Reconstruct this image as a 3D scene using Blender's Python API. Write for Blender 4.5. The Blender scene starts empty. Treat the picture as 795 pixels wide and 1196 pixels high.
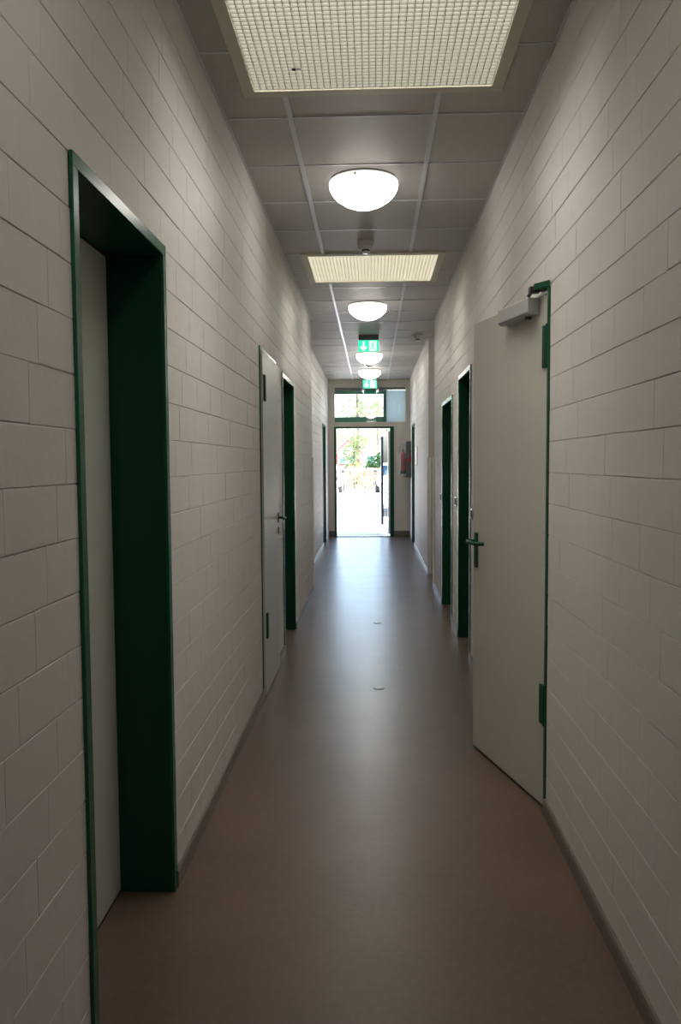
import bpy, bmesh, math, random
from mathutils import Vector, Matrix
random.seed(7)
S = bpy.context.scene
COL = S.collection

# ------------------------------------------------------------------ camera
EYE = 1.45
yaw, pitch, roll, FPX = 0.0403274, -0.0612018, -0.0063597, 937.14
fwd = Vector((-math.sin(yaw)*math.cos(pitch), math.cos(yaw)*math.cos(pitch), math.sin(pitch)))
rgt = Vector((math.cos(yaw), math.sin(yaw), 0)); upv = rgt.cross(fwd)
r2 = rgt*math.cos(roll) + upv*math.sin(roll); u2 = -rgt*math.sin(roll) + upv*math.cos(roll)
cam = bpy.data.cameras.new('camera'); camo = bpy.data.objects.new('camera', cam); COL.objects.link(camo)
M4 = Matrix((r2, u2, -fwd)).transposed().to_4x4(); M4.translation = Vector((0, 0, EYE))
camo.matrix_world = M4
cam.sensor_fit = 'VERTICAL'; cam.sensor_height = 36.0; cam.lens = FPX/1196*36.0
cam.clip_start = 0.02; cam.clip_end = 500
S.camera = camo

# ------------------------------------------------------------------ world, sun, exposure
W = bpy.data.worlds.new('world'); S.world = W; W.use_nodes = True
wn = W.node_tree.nodes; wl = W.node_tree.links
bg = wn['Background']; sky = wn.new('ShaderNodeTexSky')
sky.sky_type = 'NISHITA'; sky.sun_disc = False; sky.sun_elevation = math.radians(48)
sky.sun_rotation = math.radians(125); sky.air_density = 1.0; sky.dust_density = 4.0; sky.ozone_density = 1.0
wl.new(sky.outputs[0], bg.inputs[0]); bg.inputs[1].default_value = 0.68
sun = bpy.data.lights.new('sun', 'SUN'); sun.energy = 7.8; sun.angle = 0.01; sun.color = (1, .96, .9)
so = bpy.data.objects.new('sun', sun); COL.objects.link(so)
so.rotation_euler = Vector((-0.62, 0.32, -0.75)).to_track_quat('-Z', 'Y').to_euler(); so.location = (8, 20, 10)
LAMP, LAMP_COL = 5.2, (1.0, .95, .88)
PANEL = 5.3
S.view_settings.view_transform = 'Standard'; S.view_settings.look = 'None'
S.view_settings.exposure = 1.56; S.view_settings.gamma = 1.0; S.view_settings.use_curve_mapping = False
S.cycles.use_denoising = True
S.cycles.max_bounces = 10; S.cycles.diffuse_bounces = 6; S.cycles.glossy_bounces = 4
S.cycles.transparent_max_bounces = 8; S.cycles.sample_clamp_indirect = 6.0

DL, DR, H = 0.682, 0.709, 3.047
DLF = 0.862           # left wall beyond the step
DRF = 0.722           # right wall beyond the passage
YS = 9.03             # where the left wall steps back
YN0, YN1 = 9.30, 10.42  # side passage in the right wall
YE = 15.65            # end wall
YB = -3.5             # wall behind the camera

# ------------------------------------------------------------------ materials
def mat(name, col, rough=.6, spec=.5, metal=0, bump=0, bscale=60, var=0, vscale=3, emit=0, coat=0):
    m = bpy.data.materials.new(name); m.use_nodes = True
    n, l = m.node_tree.nodes, m.node_tree.links
    b = n['Principled BSDF']
    c4 = (*col, 1)
    b.inputs['Base Color'].default_value = c4; b.inputs['Roughness'].default_value = rough
    b.inputs['Specular IOR Level'].default_value = spec; b.inputs['Metallic'].default_value = metal
    if coat: b.inputs['Coat Weight'].default_value = coat; b.inputs['Coat Roughness'].default_value = .15
    geo = n.new('ShaderNodeNewGeometry')
    if var:
        t = n.new('ShaderNodeTexNoise'); t.inputs['Scale'].default_value = vscale; t.inputs['Detail'].default_value = 6
        l.new(geo.outputs['Position'], t.inputs['Vector'])
        r = n.new('ShaderNodeValToRGB'); r.color_ramp.elements[0].position = .3; r.color_ramp.elements[1].position = .7
        r.color_ramp.elements[0].color = tuple(max(0, x*(1-var)) for x in col)+(1,)
        r.color_ramp.elements[1].color = tuple(min(1, x*(1+var)) for x in col)+(1,)
        l.new(t.outputs['Fac'], r.inputs[0]); l.new(r.outputs[0], b.inputs['Base Color'])
    if bump:
        t = n.new('ShaderNodeTexNoise'); t.inputs['Scale'].default_value = bscale; t.inputs['Detail'].default_value = 4
        l.new(geo.outputs['Position'], t.inputs['Vector'])
        bp = n.new('ShaderNodeBump'); bp.inputs['Strength'].default_value = bump; bp.inputs['Distance'].default_value = .002
        l.new(t.outputs['Fac'], bp.inputs['Height']); l.new(bp.outputs[0], b.inputs['Normal'])
    if emit:
        b.inputs['Emission Color'].default_value = c4; b.inputs['Emission Strength'].default_value = emit
    return m

M = {}
M['wall'] = mat('painted_block', (.60, .575, .54), .55, .3, bump=.5, bscale=45, var=.035, vscale=1.7)
M['plaster'] = mat('painted_plaster', (.52, .49, .43), .6, .3, bump=.2, bscale=90, var=.03)
M['joint'] = mat('painted_joint', (.50, .475, .44), .6, .3, bump=.5, bscale=70)
M['tile'] = mat('mineral_tile', (.43, .41, .375), .5, .26, bump=.6, bscale=180, var=.03, vscale=30)
M['rail'] = mat('white_rail', (.55, .56, .58), .28, .6)
M['green'] = mat('green_shaded', (.003, .05, .024), .3, .35)  # frame green darkened: the shade inside the reveals is put into the colour
M['green_face'] = mat('green_sheen', (.010, .10, .05), .27, .38)  # same frame green made lighter: sheen on the faces painted in
M['leaf_grey'] = mat('grey_door', (.46, .46, .41), .38, .45, bump=.15, bscale=120, var=.02)
M['leaf_beige'] = mat('beige_door', (.47, .455, .40), .42, .45, bump=.15, bscale=120, var=.025)
M['seal'] = mat('dark_seal', (.02, .018, .016), .6)
M['skirt'] = mat('skirting_brown', (.14, .115, .095), .34, .4, var=.1)
M['steel'] = mat('steel', (.62, .63, .64), .25, .5, metal=1)
M['closer'] = mat('silver_grey_closer', (.42, .42, .41), .4, .5, metal=.35)
M['capmetal'] = mat('worn_cap', (.26, .24, .22), .4, .5, metal=.4)
M['detector'] = mat('detector_plastic', (.42, .405, .37), .4, .4)
M['hardware'] = mat('green_hardware', (.004, .055, .025), .45, .25)
M['guard'] = mat('guard_glint_white', (.88, .88, .88), .22, .6)  # white in place of steel, stands in for the daylight glint
M['green_window_glare'] = mat('green_window_glare', (.02, .17, .11), .3, .5)  # paler frame green with the veiling glare of daylight mixed in
M['black'] = mat('black', (.012, .012, .013), .45)
M['white_pl'] = mat('white_plastic', (.72, .71, .68), .3, .5)
M['grey_pl'] = mat('grey_plastic', (.085, .09, .10), .5)
M['panelframe'] = mat('panel_frame', (.52, .485, .385), .5, .4)
M['grid'] = mat('grid_dimmed', (.102, .097, .074), .5, .4)  # grid darkened so the near panel's cells look dimmer
M['grid_far'] = mat('grid_brightened', (.30, .29, .24), .5, .4)  # lighter copy of the grid so the far panel looks brighter lit
M['red'] = mat('extinguisher_red', (.35, .02, .025), .3, .5)
M['clear'] = None
M['dome'] = mat('lit_opal_glass', (1, .97, .93), .3, .5, emit=1)
b = M['dome'].node_tree.nodes['Principled BSDF']; b.inputs['Emission Color'].default_value = (*LAMP_COL, 1); b.inputs['Emission Strength'].default_value = LAMP
n, l = M['dome'].node_tree.nodes, M['dome'].node_tree.links; b = n['Principled BSDF']
g_ = n.new('ShaderNodeNewGeometry'); sx = n.new('ShaderNodeSeparateXYZ'); l.new(g_.outputs['Normal'], sx.inputs[0])
mr_ = n.new('ShaderNodeMapRange'); mr_.name = 'glow'; mr_.inputs[1].default_value = -1; mr_.inputs[2].default_value = -.22; mr_.inputs[3].default_value = LAMP*1.35; mr_.inputs[4].default_value = LAMP*.10
l.new(sx.outputs['Z'], mr_.inputs[0]); l.new(mr_.outputs[0], b.inputs['Emission Strength'])
M['rim'] = mat('opal_rim', (.8, .78, .75), .3, .5, emit=.9)
M['dome_added'] = M['dome'].copy(); M['dome_added'].node_tree.nodes['glow'].inputs[3].default_value *= 1.15; M['dome_added'].node_tree.nodes['glow'].inputs[4].default_value *= 1.15  # glass for the added lamp above the viewer
M['dome_bright'] = M['dome'].copy()
for k_ in (3, 4): M['dome_bright'].node_tree.nodes['glow'].inputs[k_].default_value *= 2.1
M['diffuser'] = mat('lit_diffuser', (.8, .78, .66), .5, .3, emit=1)
b = M['diffuser'].node_tree.nodes['Principled BSDF']; b.inputs['Emission Color'].default_value = (1, .96, .88, 1); b.inputs['Emission Strength'].default_value = PANEL
M['sign_green'] = mat('lit_sign_green', (.01, .16, .09), .4, .3, emit=1)
b = M['sign_green'].node_tree.nodes['Principled BSDF']; b.inputs['Emission Color'].default_value = (.02, .50, .27, 1); b.inputs['Emission Strength'].default_value = 0.68
M['sign_white'] = mat('lit_sign_white', (.8, .9, .85), .4, .3, emit=1)
b = M['sign_white'].node_tree.nodes['Principled BSDF']; b.inputs['Emission Color'].default_value = (.80, 1, .92, 1); b.inputs['Emission Strength'].default_value = 0.42
M['pave'] = mat('pale_paving', (.44, .43, .42), .8, .2, var=.08, vscale=.6)
M['slab'] = mat('pale_slab', (.26, .27, .29), .6, .3, var=.05)
M['car'] = mat('white_car', (.72, .73, .75), .2, .5, coat=.6)
M['carglass'] = mat('car_glass', (.035, .09, .13), .12, .3)
M['tyre'] = mat('tyre', (.02, .02, .022), .8)
M['bark'] = mat('bark', (.09, .085, .07), .9, .1, var=.3, vscale=8)
M['redwood'] = mat('red_timber', (.26, .03, .02), .6)
M['greyroof'] = mat('grey_roof', (.30, .32, .36), .7)
M['render'] = mat('pale_render', (.70, .70, .70), .8)

def leafmat(name, c):
    m = bpy.data.materials.new(name); m.use_nodes = True
    n, l = m.node_tree.nodes, m.node_tree.links
    out = n['Material Output']; n.remove(n['Principled BSDF'])
    geo = n.new('ShaderNodeNewGeometry'); t = n.new('ShaderNodeTexNoise'); t.inputs['Scale'].default_value = 2.2
    l.new(geo.outputs['Position'], t.inputs['Vector'])
    r = n.new('ShaderNodeValToRGB'); r.color_ramp.elements[0].position = .35; r.color_ramp.elements[1].position = .65
    r.color_ramp.elements[0].color = tuple(x*.6 for x in c)+(1,); r.color_ramp.elements[1].color = tuple(min(1, x*1.3) for x in c)+(1,)
    l.new(t.outputs['Fac'], r.inputs[0])
    d = n.new('ShaderNodeBsdfDiffuse'); tr = n.new('ShaderNodeBsdfTranslucent'); mx = n.new('ShaderNodeMixShader'); mx.inputs[0].default_value = .45
    l.new(r.outputs[0], d.inputs[0]); l.new(r.outputs[0], tr.inputs[0])
    l.new(d.outputs[0], mx.inputs[1]); l.new(tr.outputs[0], mx.inputs[2]); l.new(mx.outputs[0], out.inputs[0])
    return m
M['spring'] = leafmat('spring_leaves', (.16, .215, .10))
M['dark_leaf'] = leafmat('green_leaves', (.055, .115, .055))
M['hedge'] = leafmat('hedge_leaves', (.42, .36, .24))

def glassmat(name, tint=(1, 1, 1), rough=0.0, ior=1.5):
    m = bpy.data.materials.new(name); m.use_nodes = True
    n, l = m.node_tree.nodes, m.node_tree.links
    n.remove(n['Principled BSDF'])
    f = n.new('ShaderNodeFresnel'); gb = n.new('ShaderNodeNewGeometry'); im = n.new('ShaderNodeMapRange')
    im.inputs[3].default_value = ior; im.inputs[4].default_value = 1/ior      # same reflectance on both faces of the pane
    l.new(gb.outputs['Backfacing'], im.inputs[0]); l.new(im.outputs[0], f.inputs[0])
    t = n.new('ShaderNodeBsdfTransparent'); t.inputs[0].default_value = (*tint, 1)
    g = n.new('ShaderNodeBsdfGlossy'); g.inputs['Roughness'].default_value = rough
    mx = n.new('ShaderNodeMixShader'); l.new(f.outputs[0], mx.inputs[0])
    l.new(t.outputs[0], mx.inputs[1]); l.new(g.outputs[0], mx.inputs[2]); l.new(mx.outputs[0], n['Material Output'].inputs[0])
    return m
M['glass_inner'] = glassmat('thin_inner_glass', (.98, .985, .98), 0, 1.48)
M['door_glass'] = glassmat('tinted_door_glass', (.30, .34, .36))
M['glass'] = glassmat('window_glass', (.97, .985, .98))
M['clear'] = glassmat('clear_cover', (.86, .88, .88), .15)
n, l = M['clear'].node_tree.nodes, M['clear'].node_tree.links
mx = n.new('ShaderNodeMixShader'); mx.inputs[0].default_value = .12; df = n.new('ShaderNodeBsdfDiffuse'); df.inputs[0].default_value = (.75, .76, .76, 1)
src = n['Material Output'].inputs[0].links[0].from_socket; l.new(src, mx.inputs[1]); l.new(df.outputs[0], mx.inputs[2]); l.new(mx.outputs[0], n['Material Output'].inputs[0])
m = bpy.data.materials.new('frosted_panel'); m.use_nodes = True
n, l = m.node_tree.nodes, m.node_tree.links; n.remove(n['Principled BSDF'])
d = n.new('ShaderNodeBsdfDiffuse'); d.inputs[0].default_value = (.45, .52, .54, 1)
t = n.new('ShaderNodeBsdfTranslucent'); t.inputs[0].default_value = (.22, .245, .245, 1)
a = n.new('ShaderNodeAddShader'); l.new(d.outputs[0], a.inputs[0]); l.new(t.outputs[0], a.inputs[1]); l.new(a.outputs[0], n['Material Output'].inputs[0])
M['frost'] = m

# floor: polished brown linoleum with scuffs
m = mat('linoleum_floor', (.19, .145, .12), .3, .5); M['floor'] = m
n, l = m.node_tree.nodes, m.node_tree.links; b = n['Principled BSDF']
geo = [x for x in n if x.type == 'NEW_GEOMETRY'][0]
def noise(sc, det=6, vec=None, rough=.6):
    t = n.new('ShaderNodeTexNoise'); t.inputs['Scale'].default_value = sc; t.inputs['Detail'].default_value = det; t.inputs['Roughness'].default_value = rough
    l.new(vec or geo.outputs['Position'], t.inputs['Vector']); return t
n1 = noise(1.6); n2 = noise(38, 8)
r = n.new('ShaderNodeValToRGB'); r.color_ramp.elements[0].position = .32; r.color_ramp.elements[1].position = .68
r.color_ramp.elements[0].color = (.072, .048, .035, 1); r.color_ramp.elements[1].color = (.120, .079, .057, 1)
mixf = n.new('ShaderNodeMath'); mixf.operation = 'MULTIPLY_ADD'; mixf.inputs[1].default_value = .45
l.new(n2.outputs['Fac'], mixf.inputs[0]); hm = n.new('ShaderNodeMath'); hm.operation = 'MULTIPLY'; hm.inputs[1].default_value = .55
l.new(n1.outputs['Fac'], hm.inputs[0]); l.new(hm.outputs[0], mixf.inputs[2]); l.new(mixf.outputs[0], r.inputs[0]); l.new(r.outputs[0], b.inputs['Base Color'])
mp = n.new('ShaderNodeMapping'); mp.inputs['Scale'].default_value = (1.0, 2.2, 1); l.new(geo.outputs['Position'], mp.inputs[0])
n3 = noise(1.9, 5, mp.outputs[0])
mr = n.new('ShaderNodeMapRange'); mr.inputs[1].default_value = .15; mr.inputs[2].default_value = .85; mr.inputs[3].default_value = .282; mr.inputs[4].default_value = .34
l.new(n3.outputs['Fac'], mr.inputs[0]); l.new(mr.outputs[0], b.inputs['Roughness'])
bp = n.new('ShaderNodeBump'); bp.inputs['Strength'].default_value = .02; bp.inputs['Distance'].default_value = .004
n4 = noise(5, 4, mp.outputs[0]); l.new(n4.outputs['Fac'], bp.inputs['Height']); l.new(bp.outputs[0], b.inputs['Normal'])

# ------------------------------------------------------------------ helpers
def box(bm, x0, x1, y0, y1, z0, z1, bev=0, rot=None):
    """axis box; rot = (angle about z, (pivot x, pivot y))"""
    xs, ys, zs = sorted((x0, x1)), sorted((y0, y1)), sorted((z0, z1))
    vs = [bm.verts.new((x, y, z)) for x in xs for y in ys for z in zs]
    F = [(0, 1, 3, 2), (4, 6, 7, 5), (0, 4, 5, 1), (2, 3, 7, 6), (0, 2, 6, 4), (1, 5, 7, 3)]
    fs = [bm.faces.new([vs[i] for i in f]) for f in F]
    if bev:
        es = list({e for f in fs for e in f.edges})
        bmesh.ops.bevel(bm, geom=es, offset=bev, segments=2, affect='EDGES', profile=.5)
    if rot:
        bmesh.ops.rotate(bm, cent=(rot[1][0], rot[1][1], 0), matrix=Matrix.Rotation(rot[0], 3, 'Z'), verts=vs)
    return vs
def lathe(bm, prof, n=32, loc=(0, 0, 0), axis='Z'):
    """prof: (r, h) pairs spun about axis"""
    rings = []
    for r, h in prof:
        if r < 1e-5:
            ring = [bm.verts.new((0, 0, h))]
        else:
            ring = [bm.verts.new((r*math.cos(2*math.pi*i/n), r*math.sin(2*math.pi*i/n), h)) for i in range(n)]
        rings.append(ring)
    for a, c in zip(rings, rings[1:]):
        for i in range(n):
            q = [a[i % len(a)], a[(i+1) % len(a)], c[(i+1) % len(c)], c[i % len(c)]]
            u = []
            for v in q:
                if v not in u: u.append(v)
            if len(u) > 2: bm.faces.new(u)
    vs = [v for r in rings for v in r]
    if axis == 'X': bmesh.ops.rotate(bm, cent=(0, 0, 0), matrix=Matrix.Rotation(math.pi/2, 3, 'Y'), verts=vs)
    if axis == 'Y': bmesh.ops.rotate(bm, cent=(0, 0, 0), matrix=Matrix.Rotation(-math.pi/2, 3, 'X'), verts=vs)
    bmesh.ops.translate(bm, vec=loc, verts=vs)
    return vs
def tube(bm, pts, rad, n=10):
    pts = [Vector(p) for p in pts]; rings = []
    for i, p in enumerate(pts):
        t = (pts[min(i+1, len(pts)-1)] - pts[max(i-1, 0)]).normalized()
        a = t.orthogonal().normalized() if i == 0 else (A - t*A.dot(t)).normalized()
        A = a; bb = t.cross(a); rr = rad[i] if isinstance(rad, (list, tuple)) else rad
        rings.append([bm.verts.new(p + rr*(a*math.cos(2*math.pi*k/n) + bb*math.sin(2*math.pi*k/n))) for k in range(n)])
    for a, c in zip(rings, rings[1:]):
        for k in range(n): bm.faces.new((a[k], a[(k+1) % n], c[(k+1) % n], c[k]))
    bm.faces.new(rings[0][::-1]); bm.faces.new(rings[-1])
def prism(bm, poly, axis, a0, a1):
    """extrude a 2-D polygon along axis ('X': poly is y,z; 'Y': x,z; 'Z': x,y)"""
    def P(u, v, w): return {'X': (w, u, v), 'Y': (u, w, v), 'Z': (u, v, w)}[axis]
    A = [bm.verts.new(P(u, v, a0)) for u, v in poly]; B = [bm.verts.new(P(u, v, a1)) for u, v in poly]
    bm.faces.new(A); bm.faces.new(B[::-1])
    for i in range(len(poly)): bm.faces.new((A[i], B[i], B[(i+1) % len(poly)], A[(i+1) % len(poly)]))
    return A+B
def loft(bm, rings):
    R = [[bm.verts.new(p) for p in r] for r in rings]; k = len(R[0])
    for a, c in zip(R, R[1:]):
        for i in range(k): bm.faces.new((a[i], a[(i+1) % k], c[(i+1) % k], c[i]))
    bm.faces.new(R[0][::-1]); bm.faces.new(R[-1])
def obj(name, bm, m, parent=None, smooth=False, loc=None):
    bmesh.ops.recalc_face_normals(bm, faces=bm.faces)
    me = bpy.data.meshes.new(name); bm.to_mesh(me); bm.free()
    me.materials.append(M[m] if isinstance(m, str) else m)
    if smooth:
        for p in me.polygons: p.use_smooth = True
        try: me.set_sharp_from_angle(angle=math.radians(35))
        except Exception: pass
    o = bpy.data.objects.new(name, me); COL.objects.link(o)
    if parent: o.parent = parent; o.matrix_parent_inverse = Matrix.Translation(-parent.location) if parent.type == 'EMPTY' else Matrix()
    if loc: o.location = loc
    return o
def NB(): return bmesh.new()
def thing(name, label, cat, loc=(0, 0, 0), group=None, kind=None):
    o = bpy.data.objects.new(name, None); COL.objects.link(o); o.location = loc; o.empty_display_size = .05
    return tag(o, label, cat, group, kind)
def tag(o, label, cat, group=None, kind=None):
    o['label'] = label; o['category'] = cat
    if group: o['group'] = group
    if kind: o['kind'] = kind
    return o
def bx(name, m, parent, *a, bev=0, rot=None, smooth=False):
    bm = NB(); box(bm, *a, bev=bev, rot=rot); return obj(name, bm, m, parent, smooth)

# ------------------------------------------------------------------ openings  (y0, y1, top)
OPL = [(1.832, 2.642, 2.155), (4.857, 5.668, 2.160), (6.05, 6.925, 2.13)]
OPLF = [(13.86, 14.68, 2.13)]
OPR = [(3.268, 4.085, 2.142), (5.832, 6.64, 2.145), (7.17, 8.18, 2.04)]
OPRF = [(13.86, 14.66, 2.115)]

# ------------------------------------------------------------------ shell
bm = NB(); box(bm, -DLF-.25, DR+2.0, YB, YE+.04, -.12, 0)
fl = obj('floor', bm, 'floor'); tag(fl, 'brown scuffed linoleum floor, shiny towards the open end door', 'floor', kind='structure')

def wall_layer(bm, s, d, y0, y1, ops, joint=.004):
    """backing of the wall: inner layer with openings, outer layer closed"""
    a, c, e = s*(d+joint), s*(d+.21), s*(d+.27)
    ys = y0
    for (p, q, t) in sorted(ops):
        if p > ys: box(bm, a, c, ys, p, 0, H+.05)
        box(bm, a, c, p, q, t, H+.05); ys = q
    box(bm, a, c, ys, y1, 0, H+.05)
    box(bm, c, e, y0, y1, 0, H+.05)
bm = NB(); wall_layer(bm, -1, DL, YB, YS-.008, OPL); wall_layer(bm, -1, DLF, YS-.008, YE, OPLF)
wall_left = obj('wall_left', bm, 'joint'); tag(wall_left, 'cream painted block wall with three doors on the near run', 'wall', kind='structure')
bm = NB(); wall_layer(bm, 1, DR, YB, YN0-.008, OPR); wall_layer(bm, 1, DRF, YN1+.006, YE, OPRF)
box(bm, DR+1.8, DR+1.86, YN0-.1, YN1+.1, 0, H+.05)          # passage end
box(bm, DR+.27, DR+1.86, YN0-.15, YN0-.008, 0, H+.05); box(bm, DRF+.27, DR+1.86, YN1+.006, YN1+.15, 0, H+.05)
wall_right = obj('wall_right', bm, 'joint'); tag(wall_right, 'cream painted block wall behind the ajar beige door', 'wall', kind='structure')
bm = NB(); box(bm, -DL-.27, DR+.27, YB-.2, YB, -.1, H+.05)
tag(obj('wall_back', bm, 'plaster'), 'plain plastered wall closing the corridor behind the viewer', 'wall', kind='structure')
# end wall with door and transom openings
DX0, DX1, DT = -.745, .415, 2.148
TX0, TX1, TZ0, TZ1 = -.742, .652, 2.225, 2.915
bm = NB(); y0, y1 = YE, YE+.30
box(bm, -1.2, DX0, y0, y1, 0, TZ0); box(bm, DX1, 1.6, y0, y1, 0, TZ0); box(bm, DX0, DX1, y0, y1, DT, TZ0)
box(bm, -1.2, TX0, y0, y1, TZ0, TZ1); box(bm, TX1, 1.6, y0, y1, TZ0, TZ1); box(bm, -1.2, 1.6, y0, y1, TZ1, H+.35)
wall_end = obj('wall_end', bm, 'plaster'); tag(wall_end, 'grey-beige plastered end wall around the exit door', 'wall', kind='structure')
bm = NB(); box(bm, -DLF, DRF, YE-.02, YE, H-.055, H)
tag(obj('trim_1', bm, 'panelframe'), 'narrow drab strip under the ceiling on the end wall', 'trim', kind='structure')

# ------------------------------------------------------------------ bricks
def subtract(rects, op):
    out = []; p, q, t = op; g = .004
    for (a, c, z0, z1) in rects:
        if (z0+z1)/2 > t or c <= p or a >= q: out.append((a, c, z0, z1)); continue
        if a < p-.02: out.append((a, p-g, z0, z1))
        if c > q+.02: out.append((q+g, c, z0, z1))
    return out
def course_rects(y0, y1, ops, rng):
    rects = []
    k = 0
    while True:
        zb = .03 + .125*(k-1); zt = zb+.125
        if zb > H: break
        y = y0 - .25 + (.0625 if k % 2 else 0) + .125*((k//2) % 2) + rng.uniform(-.02, .02)
        while y < y1:
            L = .25 + rng.uniform(-.004, .004)
            gv = rng.choice((.0001, .0001, .0001, .0002, .0002, .0008))
            a, c = max(y+gv, y0), min(y+L-gv, y1)
            z0, z1 = max(zb+rng.uniform(.0004, .0019), .0), min(zt-rng.uniform(.0004, .0019), H+.02)
            if c-a > .02 and z1-z0 > .02:
                rr = [(a, c, z0, z1)]
                for op in ops: rr = subtract(rr, op)
                rects += rr
            y += L
        k += 1
    return rects
def brick_geo(bm, s, w, h, rng, off=(0, 0, 0)):
    """a block: front face (towards the corridor, -s side) inset by a small bevel"""
    j = lambda: rng.uniform(-.0008, .0008)
    be, bk = rng.uniform(.0008, .0017), .0055
    hw, hh = w/2, h/2
    def P(dep, y, z): return bm.verts.new((off[0]+s*dep, off[1]+y, off[2]+z))
    dz = rng.uniform(-.0003, .0003)
    bl = .0012
    vb = [P(bk, -hw, -hh), P(bk, hw, -hh), P(bk, hw, hh), P(bk, -hw, hh)]
    vm = [P(bl+dz, -hw, -hh+j()), P(bl+dz, hw, -hh+j()), P(bl+dz, hw, hh+j()), P(bl+dz, -hw, hh+j())]
    eL = rng.choice((.0002, .0002, .0003, .0004, .0016)); eR = rng.choice((.0002, .0002, .0003, .0004, .0016))
    vf = [P(dz, -hw+eL, -hh+be+j()), P(dz, hw-eR, -hh+be+j()), P(dz, hw-eR, hh-be+j()), P(dz, -hw+eL, hh-be+j())]
    for A, B in ((vb, vm), (vm, vf)):
        for i in range(4): bm.faces.new((A[i], A[(i+1) % 4], B[(i+1) % 4], B[i]))
    bm.faces.new(vf)
def px(P):
    d = Vector(P) - Vector((0, 0, EYE)); w = d.dot(fwd)
    if w < .05: return None
    return 397.5 + FPX*d.dot(r2)/w, 598 - FPX*d.dot(u2)/w
def shown(s, x, a, c, z0, z1):
    """pixels of the block inside the frame (clipped bounding box of its outline)"""
    if c < .35: return 0
    a = max(a, .35); pts = [px((x, y, z)) for y in (a, c) for z in (z0, z1)]
    if any(p is None for p in pts): return 0
    xs = [p[0] for p in pts]; ys = [p[1] for p in pts]
    ox = min(max(xs), 795)-max(min(xs), 0); oy = min(max(ys), 1196)-max(min(ys), 0)
    if ox <= 0 or oy <= 0: return 0
    q = [pts[0], pts[1], pts[3], pts[2]]
    ar = abs(sum(q[i][0]*q[(i+1) % 4][1]-q[(i+1) % 4][0]*q[i][1] for i in range(4)))/2
    return ar*min(1, ox/(max(xs)-min(xs)+1e-6))*min(1, oy/(max(ys)-min(ys)+1e-6))
def behind_leaf(q):     # behind the ajar door's leaf, as seen from the camera
    return 553 < q[0] < 640 and q[1] > 335
def build_bricks(wall, s, segs, seed):
    rng = random.Random(seed); R = []
    for (d, y0, y1, ops) in segs:
        for r in course_rects(y0, y1, ops, rng):
            x = s*d; A = shown(s, x, *r)
            pc = px((x, (r[0]+r[1])/2, (r[2]+r[3])/2)) if r[1] > .4 else None
            if pc and s > 0 and r[0] > 3.2 and r[0] < 5.6 and behind_leaf(pc): A = 0
            R.append((A, x, r))
    R.sort(key=lambda t: -t[0])
    cache = {}
    rest = NB()
    for i, (A, x, (a, c, z0, z1)) in enumerate(R):
        w, h = c-a, z1-z0
        cen = (x, (a+c)/2, (z0+z1)/2)
        if i < 298 and A > 0:
            full = abs(w-.249) < .008 and abs(h-.122) < .003
            key = ('f', rng.randrange(4), round(w, 3), round(h*2, 3)) if full else ('c', i)
            if key not in cache:
                bm = NB(); brick_geo(bm, s, w, h, rng); bmesh.ops.recalc_face_normals(bm, faces=bm.faces)
                # open back: make the front face look into the corridor
                f = max(bm.faces, key=lambda f: f.calc_area())
                if f.normal.x*s > 0: bmesh.ops.reverse_faces(bm, faces=bm.faces)
                me = bpy.data.meshes.new('brick'); bm.to_mesh(me); bm.free(); me.materials.append(M['wall']); cache[key] = me
            o = bpy.data.objects.new('brick', cache[key]); COL.objects.link(o); o.parent = wall; o.location = cen
        else:
            brick_geo(rest, s, w, h, rng, cen)
    o = obj('brick', rest, 'wall', wall); o['kind'] = 'stuff'
build_bricks(wall_left, -1, [(DL, YB+.5, YS, OPL), (DLF, YS, YE, OPLF)], 3)
build_bricks(wall_right, 1, [(DR, YB+.5, YN0, OPR), (DRF, YN1, YE, OPRF)], 5)
# faces of the blocks where the walls turn
def return_face(wall, x0, x1, y, sgn):
    bm = NB(); k = 0
    while True:
        zb = .03+.125*(k-1); k += 1
        if zb > H: break
        z0, z1 = max(zb+.0016, 0), min(zb+.1234, H+.02)
        if z1-z0 < .02: continue
        xa = min(x0, x1)+.002; xe = max(x0, x1)-.002; a = xa; L_ = .115 if k % 2 else .24
        while a < xe-.02:
            c = min(a+L_, xe); L_ = .24
            if c-a > .02: box(bm, a, c-.002, y, y+sgn*.012, z0, z1)
            a = c
    o = obj('corner_brick', bm, 'wall', wall); o['kind'] = 'stuff'
return_face(wall_right, DRF+.004, DR+1.79, YN1, 1)
return_face(wall_right, DR+.004, DR+1.79, YN0, -1)
return_face(wall_left, -DLF+.004, -DL-.004, YS, -1)

# ------------------------------------------------------------------ skirting
def skirting(name, s, runs, label, endrun=None):
    root = thing(name, label, 'baseboard', kind='structure')
    for (d, a, c) in runs:
        bm = NB(); prism(bm, [(s*(d+.004), 0), (s*(d-.013), 0), (s*(d-.013), .052), (s*(d-.009), .06), (s*(d+.004), .06)], 'Y', a, c)
        obj('skirting_board', bm, 'skirt', root)
    return root
skirting('baseboard_left', -1, [(DL, YB, 1.83), (DL, 2.644, 4.855), (DL, 5.67, 6.048), (DL, 6.927, YS), (DLF, YS, 13.855), (DLF, 14.685, YE)],
         'low brown skirting along the foot of the left block wall')
br = skirting('baseboard_right', 1, [(DR, YB, 3.266), (DR, 4.09, 5.83), (DR, 6.642, 7.168), (DR, 8.182, YN0), (DRF, YN1, 13.855), (DRF, 14.665, YE)],
         'low brown skirting along the foot of the right block wall')
be_ = thing('baseboard_end', 'brown skirting either side of the exit door', 'baseboard', kind='structure')
for a, c in ((-DLF, DX0), (DX1, DRF)):
    bx('skirting_board', 'skirt', be_, a, c, YE-.015, YE, 0, .12)

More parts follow.
